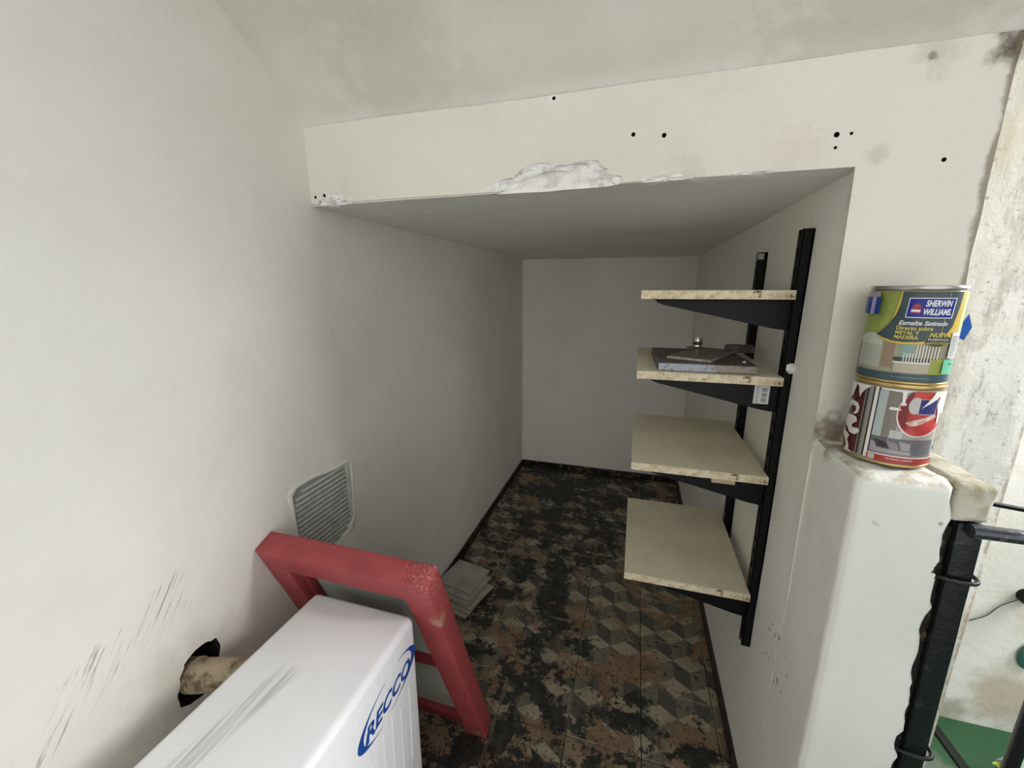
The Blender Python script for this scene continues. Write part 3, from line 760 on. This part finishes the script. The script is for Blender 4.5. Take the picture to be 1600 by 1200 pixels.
# ------------------------------------------------------------------ paint cans
def wrap(vs, fs, r, th0, step=math.radians(6)):
    """bend a flat print (s along the girth, t up) round a can of radius r"""
    bm = bmesh.new(); V = [bm.verts.new((s, 0, t_)) for s, t_ in vs]
    for f in fs:
        try: bm.faces.new([V[i] for i in f])
        except ValueError: pass
    smin = min(v[0] for v in vs); smax = max(v[0] for v in vs)
    k = math.ceil(smin/(r*step))
    while k*r*step < smax:
        bmesh.ops.bisect_plane(bm, geom=bm.verts[:]+bm.edges[:]+bm.faces[:], plane_co=(k*r*step, 0, 0), plane_no=(1, 0, 0), dist=1e-7); k += 1
    for v in bm.verts:
        a = th0 + v.co.x/r; v.co = Vector((r*math.cos(a), r*math.sin(a), v.co.z))
    return bm
def can(name, label, loc, R, H, base_mat, th0, rimm, lidm):
    root = thing(name, label, 'paint can', loc, group='paint cans stacked on the ledge')
    rb = R*.985
    obj('body', lathe(bmesh.new(), [(0, .002), (rb-.002, .002), (rb-.001, .003), (rb, .005), (rb, H-.006), (rb-.001, H-.004)], 72), base_mat, root, 40)
    obj('bottom_rim', lathe(bmesh.new(), [(rb-.003, .0005), (R-.0002, 0), (R+.0003, .0012), (R, .003), (rb, .0038)], 72), rimm[0], root, 40)
    obj('top_rim', lathe(bmesh.new(), [(rb, H-.007), (R+.0002, H-.0055), (R+.0008, H-.003), (R, H-.0006), (R-.0015, H), (R-.003, H-.001), (R-.0035, H-.004), (R-.009, H-.0045), (R-.010, H-.002), (R-.012, H-.002)], 72), rimm[1], root, 40)
    obj('lid', lathe(bmesh.new(), [(R-.0115, H-.002), (R-.013, H-.0018), (R-.0145, H-.005), (R-.017, H-.0065), (0, H-.0065)], 72), lidm, root, 40)
    lay = [0]
    def pr(nm, vs, fs, m, lab=None):
        lay[0] += 1
        bm = wrap(vs, fs, rb+.00008+lay[0]*.00006, th0)
        o = obj(nm, bm, m, root)
        o.data.shade_smooth()
        if lab: o['label'] = lab
        return o
    def S(wf): 
        wf = min(max(wf, .002), .998); return rb*math.asin(2*wf-1)
    def T(tf): return .004 + tf*(H-.011)
    def poly(nm, pts, m, lab=None, dense=True):
        # pts: (w across the visible half, t up) in 0..1
        P = []
        for i in range(len(pts)):
            a, b = pts[i], pts[(i+1) % len(pts)]
            n_ = max(1, int(abs(a[0]-b[0])*14)) if dense else 1
            for q in range(n_): P.append((a[0]+(b[0]-a[0])*q/n_, a[1]+(b[1]-a[1])*q/n_))
        return pr(nm, [(S(a), T(b)) for a, b in P], [tuple(range(len(P)))], m, lab)
    def rect(nm, a, b, c_, d, m, lab=None, sk=0.0): return poly(nm, [(a, c_), (b, c_), (b+sk, d), (a+sk, d)], m, lab)
    def text(nm, s, a, b, c_, d, m, shear=0, bold=0, lab=None):
        vs, fs = text_fit(s, S(a), S(b), T(c_), T(d), shear, bold); return pr(nm, vs, fs, m, lab)
    return root, poly, rect, text
def pm(name, r, g, b, r2=None, ns=60):
    m = simple('print_'+name, srgb(r, g, b), .28, c2=srgb(*r2) if r2 else None, ns=ns); return m
M_gold = simple('gold_rim', srgb(186, 160, 104), .3, .7); M_tin = simple('tin_rim', srgb(176, 168, 170), .28, .85)
M_tinlid = simple('tin_lid', srgb(150, 144, 146), .3, .9, c2=srgb(110, 104, 104), ns=20)
TH0 = math.radians(-117.5)
# lower can
LC = (.3825, .738, ZL+.0045); RL = .0505; HL = .1215
root, poly, rect, text = can('paint_can', 'lower paint can with a red disc and grey living-room picture, streaked with white paint', LC, RL, HL, pm('greige', 158, 156, 150, (144, 140, 134), 12), TH0, (M_gold, M_gold), M_tinlid)
rect('print_shape', .0, .17, .02, .99, pm('maroon', 96, 40, 38, (60, 30, 30), 70))
rect('print_shape', .17, .28, .02, .99, pm('stripe_grey', 122, 118, 114))
rect('print_shape', .19, .205, .02, .99, pm('stripe_black', 24, 24, 26)); rect('print_shape', .225, .255, .02, .99, pm('stripe_mid', 150, 146, 140))
rect('print_shape', .265, .278, .02, .99, pm('stripe_black2', 24, 24, 26))
rect('print_shape', .28, .318, .02, .99, pm('stripe_cream', 226, 222, 208)); rect('print_shape', .318, .334, .02, .99, pm('stripe_navy', 44, 44, 84))
rect('print_shape', .334, .43, .30, .96, pm('panel_teal', 168, 178, 176)); rect('print_shape', .43, .58, .28, .98, pm('panel_taupe', 124, 118, 108))
rect('print_shape', .52, .66, .28, .45, pm('panel_pale', 176, 182, 178))
rect('print_shape', .334, .97, .13, .34, pm('room_grey', 96, 94, 98))
poly('print_shape', [(.37, .30), (.50, .28), (.55, .20), (.40, .21)], pm('cushion_dark', 52, 48, 56))
poly('print_shape', [(.50, .31), (.62, .28), (.66, .19), (.56, .19)], pm('cushion_grey', 130, 124, 126))
poly('print_shape', [(.64, .31), (.76, .29), (.77, .19), (.68, .19)], pm('cushion_light', 148, 144, 146))
poly('print_shape', [(.335, .27), (.39, .25), (.41, .19), (.78, .18), (.79, .09), (.335, .115)], pm('sofa', 152, 146, 150))
rect('print_shape', .335, .80, .115, .135, pm('sofa_line', 120, 112, 118))
circ = [(.80+.235*math.cos(a), .70+.30*math.sin(a)) for a in [2*PI*i/40 for i in range(40)]]
circ = [(min(x, .985), min(max(y, .1), .985)) for x, y in circ]
poly('print_shape', [(x-(.012 if x < .9 else 0), max(y-.012, .1)) for x, y in circ], pm('disc_white', 226, 220, 214), None, False)
poly('print_disc', circ, pm('disc_red', 188, 66, 58, (158, 46, 44), 24), 'red printed disc', False)
poly('print_shape', [(.575, .62), (.60, .84), (.66, .96), (.70, .985), (.67, .80), (.67, .60), (.69, .47), (.63, .50)], pm('disc_dark_red', 112, 28, 30))  # darker red left part of the printed disc
poly('print_shape', [(.73+.07*math.cos(a), .80+.11*math.sin(a)) for a in [2*PI*i/20 for i in range(20)]], pm('disc_grey', 186, 182, 178), None, False)
rect('print_shape', .765, .935, .69, .89, pm('badge_line', 214, 210, 210)); rect('print_shape', .77, .93, .695, .885, pm('badge_blue', 44, 50, 116, (70, 60, 110), 90), 'blue printed badge')
poly('print_shape', [(.66, .57), (.74, .61), (.82, .64), (.93, .70), (.95, .66), (.86, .59), (.80, .55), (.72, .53)], pm('lettering_smear', 190, 150, 140, (214, 200, 190), 160))
rect('print_shape', .32, 1.0, .095, .107, pm('line_white', 228, 220, 214)); rect('print_band', .32, 1.0, .01, .095, pm('band_red', 158, 54, 48, (136, 44, 40), 20), 'red printed band')
rect('print_shape', .335, .41, .012, .085, pm('grey_tab', 176, 172, 170))
text('print_lettering', 'excelente acabado', .53, .82, .055, .078, pm('letter_white', 226, 214, 206))
M_drip = simple('white_drips', srgb(224, 222, 216), .4, bump=.4)
for pts in [[(.0, .99), (.24, .99), (.17, .93), (.13, .86), (.12, .80), (.10, .86), (.09, .93), (.06, .97), (.035, .80), (.0, .72)],
            [(.02, .72), (.05, .73), (.11, .72), (.14, .66), (.13, .58), (.10, .55), (.07, .55), (.10, .60), (.09, .66), (.04, .66), (.02, .58)],
            [(.01, .50), (.06, .53), (.12, .52), (.14, .46), (.10, .42), (.08, .38), (.10, .36), (.17, .37), (.19, .33), (.14, .27), (.07, .27), (.04, .33), (.01, .36)],
            [(.0, .28), (.05, .25), (.08, .23), (.06, .16), (.09, .10), (.10, .03), (.15, .01), (.05, .0), (.06, .09), (.03, .16), (.0, .2)],
            [(.33, .99), (.70, .99), (.62, .965), (.615, .84), (.64, .80), (.595, .79), (.565, .81), (.585, .84), (.57, .965), (.36, .97)],
            [(.46, .74), (.47, .72), (.56, .72), (.60, .735), (.56, .755), (.48, .76)],
            [(.90, .99), (1.0, .99), (1.0, .70), (.975, .70), (.972, .58), (.962, .56), (.955, .70), (.935, .82), (.95, .93), (.80, .78), (.79, .77), (.88, .93)]]:
    p_ = poly('white_drip', pts, M_drip, None, False)
rl = root
# upper can
UC = (LC[0]-.0005, LC[1]+.001, LC[2]+HL+.0004); RU = .0505; HU = .1345
root, poly, rect, text = can('paint_can', 'upper paint can with green and slate label, white and yellow lettering', UC, RU, HU, pm('lime', 150, 160, 84, (120, 134, 66), 14), TH0, (M_gold, M_tin), M_tinlid)
rect('print_shape', .0, 1.0, .08, .47, pm('room_beige', 160, 154, 134, (142, 134, 116), 16))
rect('print_shape', .0, .26, .13, .40, pm('armchair', 172, 176, 164)); poly('print_shape', [(.02, .40), (.26, .38), (.25, .48), (.18, .52), (.08, .52), (.02, .47)], pm('armchair_back', 190, 194, 184))
rect('print_shape', .0, .02, .10, .40, pm('dark_edge', 66, 70, 54))
rect('print_shape', .28, .40, .14, .42, pm('screen_taupe', 146, 128, 108)); rect('print_shape', .46, .60, .22, .46, pm('curtain', 132, 158, 150))
rect('print_shape', .40, .84, .22, .27, pm('crib_dark', 70, 74, 70)); 
for k in range(12): rect('print_shape', .50+k*.030, .512+k*.030, .22, .42-(0 if k > 3 else .1), pm('crib_white_%d' % k, 214, 214, 206) if k == 0 else bpy.data.materials['print_crib_white_0'])
rect('print_shape', .40, .84, .205, .222, bpy.data.materials['print_crib_white_0']); rect('print_shape', .42, .84, .10, .205, pm('crib_low', 176, 170, 150))
rect('print_shape', .78, .92, .09, .26, pm('lime2', 150, 158, 76))
rect('print_band', .0, 1.0, .0, .085, pm('band_slate', 62, 84, 88), 'dark teal printed band')
text('print_lettering', 'Para imprimar Aplicacion interior', .42, .80, .032, .052, pm('letter_pale', 150, 176, 172))
gold = pm('gold', 206, 176, 72)
poly('print_shape', [(.17, .50), (.24, .455), (.34, .425), (.46, .415), (.60, .42), (.74, .44), (.90, .48), (.965, .56), (.985, .99), (.36, .99), (.3, .6)], gold)
poly('print_shape', [(.17, .51), (.25, .475), (.35, .448), (.47, .440), (.60, .445), (.74, .47), (.86, .52), (.91, .62), (.935, .80), (.945, .99), (.37, .99), (.365, .86), (.34, .74), (.29, .64), (.23, .56)], pm('slate', 66, 80, 84, (56, 70, 74), 20))
rect('print_shape', .965, 1.0, .50, .99, pm('side_lime', 176, 184, 110)); 
white_p = pm('white', 226, 228, 228)
rect('print_shape', .435, .885, .71, .925, white_p, None, .01); rect('print_badge', .443, .877, .718, .917, pm('badge', 28, 36, 132), 'blue printed badge', .01)
text('print_lettering', 'SHERWIN', .615, .862, .832, .900, white_p, .2, .03); text('print_lettering', 'WILLIAMS.', .605, .866, .742, .810, white_p, .2, .03)
poly('print_shape', [(.475, .755), (.575, .755), (.582, .80), (.565, .85), (.535, .872), (.51, .86), (.485, .82)], pm('emblem_red', 168, 62, 74, (130, 50, 84), 120))
rect('print_shape', .482, .572, .775, .798, white_p)
text('print_lettering', 'Esmalte Satinado', .385, .86, .630, .678, white_p, .25, .02)
yel = pm('letter_yellow', 212, 196, 96)
text('print_lettering', 'Directo sobre', .372, .735, .575, .618, yel, 0, .02)
text('print_lettering', 'METAL Y', .370, .61, .525, .565, yel, 0, .02); text('print_lettering', 'MADERA', .366, .61, .475, .515, yel, 0, .02)
poly('print_shape', [(.80+.125*math.cos(a), .475+.075*math.sin(a)) for a in [2*PI*i/24 for i in range(24)]], pm('seal_rim', 150, 150, 90), None, False)
poly('print_shape', [(.80+.120*math.cos(a), .475+.069*math.sin(a)) for a in [2*PI*i/24 for i in range(24)]], pm('seal_dark', 54, 62, 54), None, False)
text('print_lettering', 'NUEVA', .715, .905, .505, .555, yel, .2, .02); text('print_lettering', 'FORMULA', .71, .90, .468, .492, white_p); text('print_lettering', 'ANTIOXIDO', .70, .90, .428, .455, yel)
rect('print_shape', .925, .99, .28, .56, pm('barcode_white', 212, 214, 212), 'white barcode label')
bm0 = pm('barcode_grey', 84, 86, 86)
for k in range(11): rect('print_shape', .935, .985, .30+k*.021, .307+k*.021, bm0, None)
rect('print_shape', .90, .985, .10, .26, pm('mint', 112, 190, 158)); rect('print_shape', .945, .97, .205, .22, bm0)
bl = pm('strip_blue', 30, 66, 138)
rect('print_shape', .0, .155, .735, .93, bl); rect('print_shape', .06, .10, .735, .99, pm('lilac_run', 170, 164, 196), None, .005)
rect('print_shape', .012, .14, .93, .99, pm('lilac_run2', 158, 152, 160))

# ------------------------------------------------------------------ small things on the ledge
bm = bmesh.new()
prism(bm, [(-.008, .012), (.0, .034), (.0065, .014), (.001, -.006), (-.007, -.002)], 'y', 0, .0012)
o = obj('tape_scrap', bm, simple('blue_tape', srgb(20, 92, 190), .45, c2=srgb(14, 76, 170), ns=30), None, loc=(.4835, .8000, 1.128)); o.rotation_euler = (0, 0, math.radians(-12))
tag(o, 'diamond-shaped scrap of blue tape sticking out beside the upper paint can', 'tape')
bm = bmesh.new(); blob(bm, (0, 0, .005), (.007, .006, .006), 21, .5, 2, 2); tube(bm, [(0, 0, .006), (.0, .002, .018)], .0015, 6)
o = obj('black_clip', bm, M_blk, None, 60, loc=(.468, .795, ZL+.0015)); tag(o, 'small black plastic clip on the ledge right of the lower paint can', 'clip')

# coping stone at the end of the ledge above the black post
o = obj('coping_stone', rough_box(.431, .474, .655, .80, .888, ZL+.001, step=.012, bevel=.006, seg=2, amp=.001, amp2=.003, f2=30),
        simple('mossy_stone', srgb(196, 191, 178), .9, c2=srgb(160, 153, 124), ns=22, bump=.7, bs=60, bd=.004), None, 60)
tag(o, 'rough mossy stone end piece on top of the black post', 'stone')

def smooth_path(pts, k=6):
    P = [Vector(p) for p in pts]; out = []
    for i in range(len(P)-1):
        p0, p1, p2, p3 = P[max(i-1, 0)], P[i], P[i+1], P[min(i+2, len(P)-1)]
        for q in range(k):
            s = q/k; out.append(.5*((2*p1)+(p2-p0)*s+(2*p0-5*p1+4*p2-p3)*s*s+(3*p1-p0-3*p2+p3)*s**3))
    return out+[P[-1]]
# ------------------------------------------------------------------ black railing
t = NT('black_gloss_paint'); c = t.mix(t.ramp(t.noise(50, 5, .7), .6, .68), srgb(22, 25, 27), srgb(44, 48, 50)); t.col(c); t.rough(.33); t.bump(t.noise(70, 5, .65), .6, .002); M_rail = t.m
rl_ = thing('stair_railing', 'black painted metal railing with square post beside the low wall', 'railing', (.458, .66, ZG))
def leanx(bm):
    for v in bm.verts: v.co.x += (.88-v.co.z)*.019
    return bm
bm = B(.443, .472, .6585, .690, ZG, .886, bevel=.002, seg=2); slice_grid(bm, .05, (.443, .658, ZG), (.472, .69, .886))
for v in bm.verts: v.co += noise.noise_vector(v.co*25)*.0006
part('post', leanx(bm), M_rail, rl_, 40)
bm = B(.424, .443, .668, .690, ZG, .876); slice_grid(bm, .012, (.424, .668, ZG), (.443, .69, .876))
for v in bm.verts: v.co += noise.noise_vector(v.co*60)*.003
o = part('gap_backing', leanx(bm), simple('gap_dark', srgb(34, 30, 27), .8, c2=srgb(86, 70, 56), ns=60, lo=.58, hi=.68, bump=.8, bs=80, bd=.004), rl_, 60); o['label'] = 'crumbling strip coloured dark for the shaded gap beside the post'  # shade of the gap put into the dark colour, with brown mortar flecks
bm = bmesh.new(); tube(bm, [(.449, .648, .882), (.47, .648, .882), (.52, .650, .881), (.60, .652, .8805), (.80, .655, .879), (1.3, .66, .876)], .0095, 20)
t = NT('handrail_gloss'); t.col(t.mix(t.ramp(t.noise(60, 5, .7), .5, .62), srgb(52, 55, 62), srgb(92, 96, 106))); t.rough(.22); t.b.inputs['Metallic'].default_value = .35; t.b.inputs['Specular IOR Level'].default_value = .8; t.bump(t.noise(60, 4), .3, .0015)
part('handrail', bm, t.m, rl_, 50)
bm = bmesh.new(); tube(bm, [(.586, .668, ZG), (.584, .668, .30), (.583, .664, .875)], .0085, 16); part('baluster', bm, M_rail, rl_, 50)
for k in (1, 2, 3, 4): 
    bm = bmesh.new(); tube(bm, [(.586+.14*k, .668, ZG), (.583+.14*k, .664, .875)], .0085, 12); part('baluster', bm, M_rail, rl_, 50)
for zc in (.800, .487):
    dx = (.88-zc)*.019
    pts = [(.425+dx, .668, zc+.004), (.432+dx, .655, zc+.002), (.450+dx, .6515, zc), (.470+dx, .6525, zc), (.479+dx, .660, zc), (.481+dx, .672, zc), (.477+dx, .688, zc), (.466+dx, .697, zc)]
    bm = bmesh.new(); tube(bm, smooth_path(pts, 5), .0030, 10); part('ring', bm, M_rail, rl_, 60)

# ------------------------------------------------------------------ cables and courtyard bits
def cable(name, pts, r, label, m=M_blk, n=8, cat='cable'):
    P = [Vector(p) for p in pts]; out = []
    for i in range(len(P)-1):
        p0, p1, p2, p3 = P[max(i-1, 0)], P[i], P[i+1], P[min(i+2, len(P)-1)]
        for q in range(6):
            s = q/6; out.append(.5*((2*p1)+(p2-p0)*s+(2*p0-5*p1+4*p2-p3)*s*s+(3*p1-p0-3*p2+p3)*s**3))
    out.append(P[-1]); bm = bmesh.new(); tube(bm, out, r, n); o = obj(name, bm, m, None, 60)
    return tag(o, label, cat)
cable('cable', [(.476, .80, .880), (.52, .80, .869), (.60, .81, .853), (.75, .83, .838), (1.0, .86, .85)], .0042, 'thick black cable running behind the handrail')
cable('cable', [(.497, .845, 1.62), (.494, .85, 1.53), (.490, .853, 1.44), (.484, .857, 1.34), (.475, .862, 1.24), (.478, .87, 1.12)], .0042, 'black cable hanging down behind the right edge of the lintel wall')
cable('wire', [(1.022, 1.396, .22), (1.055, 1.394, .248), (1.08, 1.394, .288), (1.112, 1.39, .322)], .0016, 'thin grey wire running up the courtyard wall to the black lamp', simple('wire_grey', srgb(96, 92, 96), .5), 6, 'wire')
o = thing('wall_lamp', 'small round black wall lamp on the courtyard wall at the right edge', 'lamp', (1.128, 1.37, .325))
bm = bmesh.new(); tube(bm, [(1.132, 1.400, .333), (1.132, 1.352, .333)], .022, 24); part('housing', bm, M_blk, o, 40)
bm = bmesh.new(); tube(bm, [(1.132, 1.352, .333), (1.132, 1.346, .333)], .018, 24); part('lens', bm, simple('lens_grey', srgb(120, 122, 124), .2), o, 40)
# glazed teal plaque with red flower
o = thing('ceramic_plaque', 'small teal glazed plaque with a red flower on the courtyard wall', 'wall ornament', (1.18, 1.395, .14))
bm = bmesh.new(); r = bmesh.ops.create_uvsphere(bm, u_segments=24, v_segments=12, radius=1)
for v in bm.verts: v.co = Vector((1.180+v.co.x*.028, 1.394+v.co.y*.008, .137+v.co.z*.046))
part('plate', bm, simple('teal_glaze', srgb(58, 104, 98), .25, c2=srgb(86, 120, 84), ns=60), o, 60)
bm = bmesh.new()
for k in range(5):
    a = 2*PI*k/5; blob(bm, (1.182+.008*math.cos(a), 1.3855, .143+.009*math.sin(a)), (.0065, .002, .0065), k, .1, 2, 2)
part('flower', bm, simple('flower_red', srgb(176, 70, 44), .35), o, 60)
# dark strip on the green floor
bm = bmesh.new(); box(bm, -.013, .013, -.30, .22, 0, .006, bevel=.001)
o = obj('floor_strip', bm, simple('dark_strip', srgb(24, 30, 24), .6), None, loc=(.992, 1.165, ZG)); o.rotation_euler = (0, 0, math.radians(3)); tag(o, 'dark strip lying on the green courtyard floor', 'metal strip')
# leafy plant at the bottom right corner
M_leaf = simple('leaf_green', srgb(132, 168, 136), .45, c2=srgb(96, 138, 100), ns=30); M_leafy = simple('leaf_yellow', srgb(182, 196, 88), .45, c2=srgb(150, 174, 70), ns=30)
o = thing('potted_plant', 'leafy green plant behind the railing at the bottom right corner', 'plant', (1.072, 1.19, ZG))
bm = bmesh.new(); lathe(bm, [(0, 0), (.035, 0), (.045, .06), (.048, .06), (.048, .068), (.042, .068), (.040, .058), (0, .056)], 28, (1.072, 1.19, ZG)); part('pot', bm, simple('pot_grey', srgb(120, 124, 118), .6), o, 40)
bm = bmesh.new(); tube(bm, [(1.072, 1.19, ZG+.05), (1.071, 1.19, ZG+.09)], .003, 6); part('stem', bm, M_leaf, o, 60)
for k in range(11):
    a = k*2.4+.3; L = .045+.02*((k*7) % 3)/2; up = .25+.3*((k*5) % 4)/3
    bm = bmesh.new(); d = Vector((math.cos(a), math.sin(a), up)).normalized(); s = d.cross(Vector((0, 0, 1))).normalized(); base = Vector((1.071, 1.19, ZG+.062+.003*k))
    L_, R_, M_ = [], [], []
    for q in range(7):
        u_ = q/6; wd = .016*math.sin(PI*min(u_*.95+.03, 1))**.8; c_ = base+d*L*u_+Vector((0, 0, -.018*u_*u_))
        L_.append(bm.verts.new(c_+s*wd+Vector((0, 0, .003)))); R_.append(bm.verts.new(c_-s*wd+Vector((0, 0, .003)))); M_.append(bm.verts.new(c_))
    for q in range(6):
        bm.faces.new((L_[q], M_[q], M_[q+1], L_[q+1])); bm.faces.new((M_[q], R_[q], R_[q+1], M_[q+1]))
    part('leaf', bm, M_leafy if k % 4 == 1 else M_leaf, o, 60)
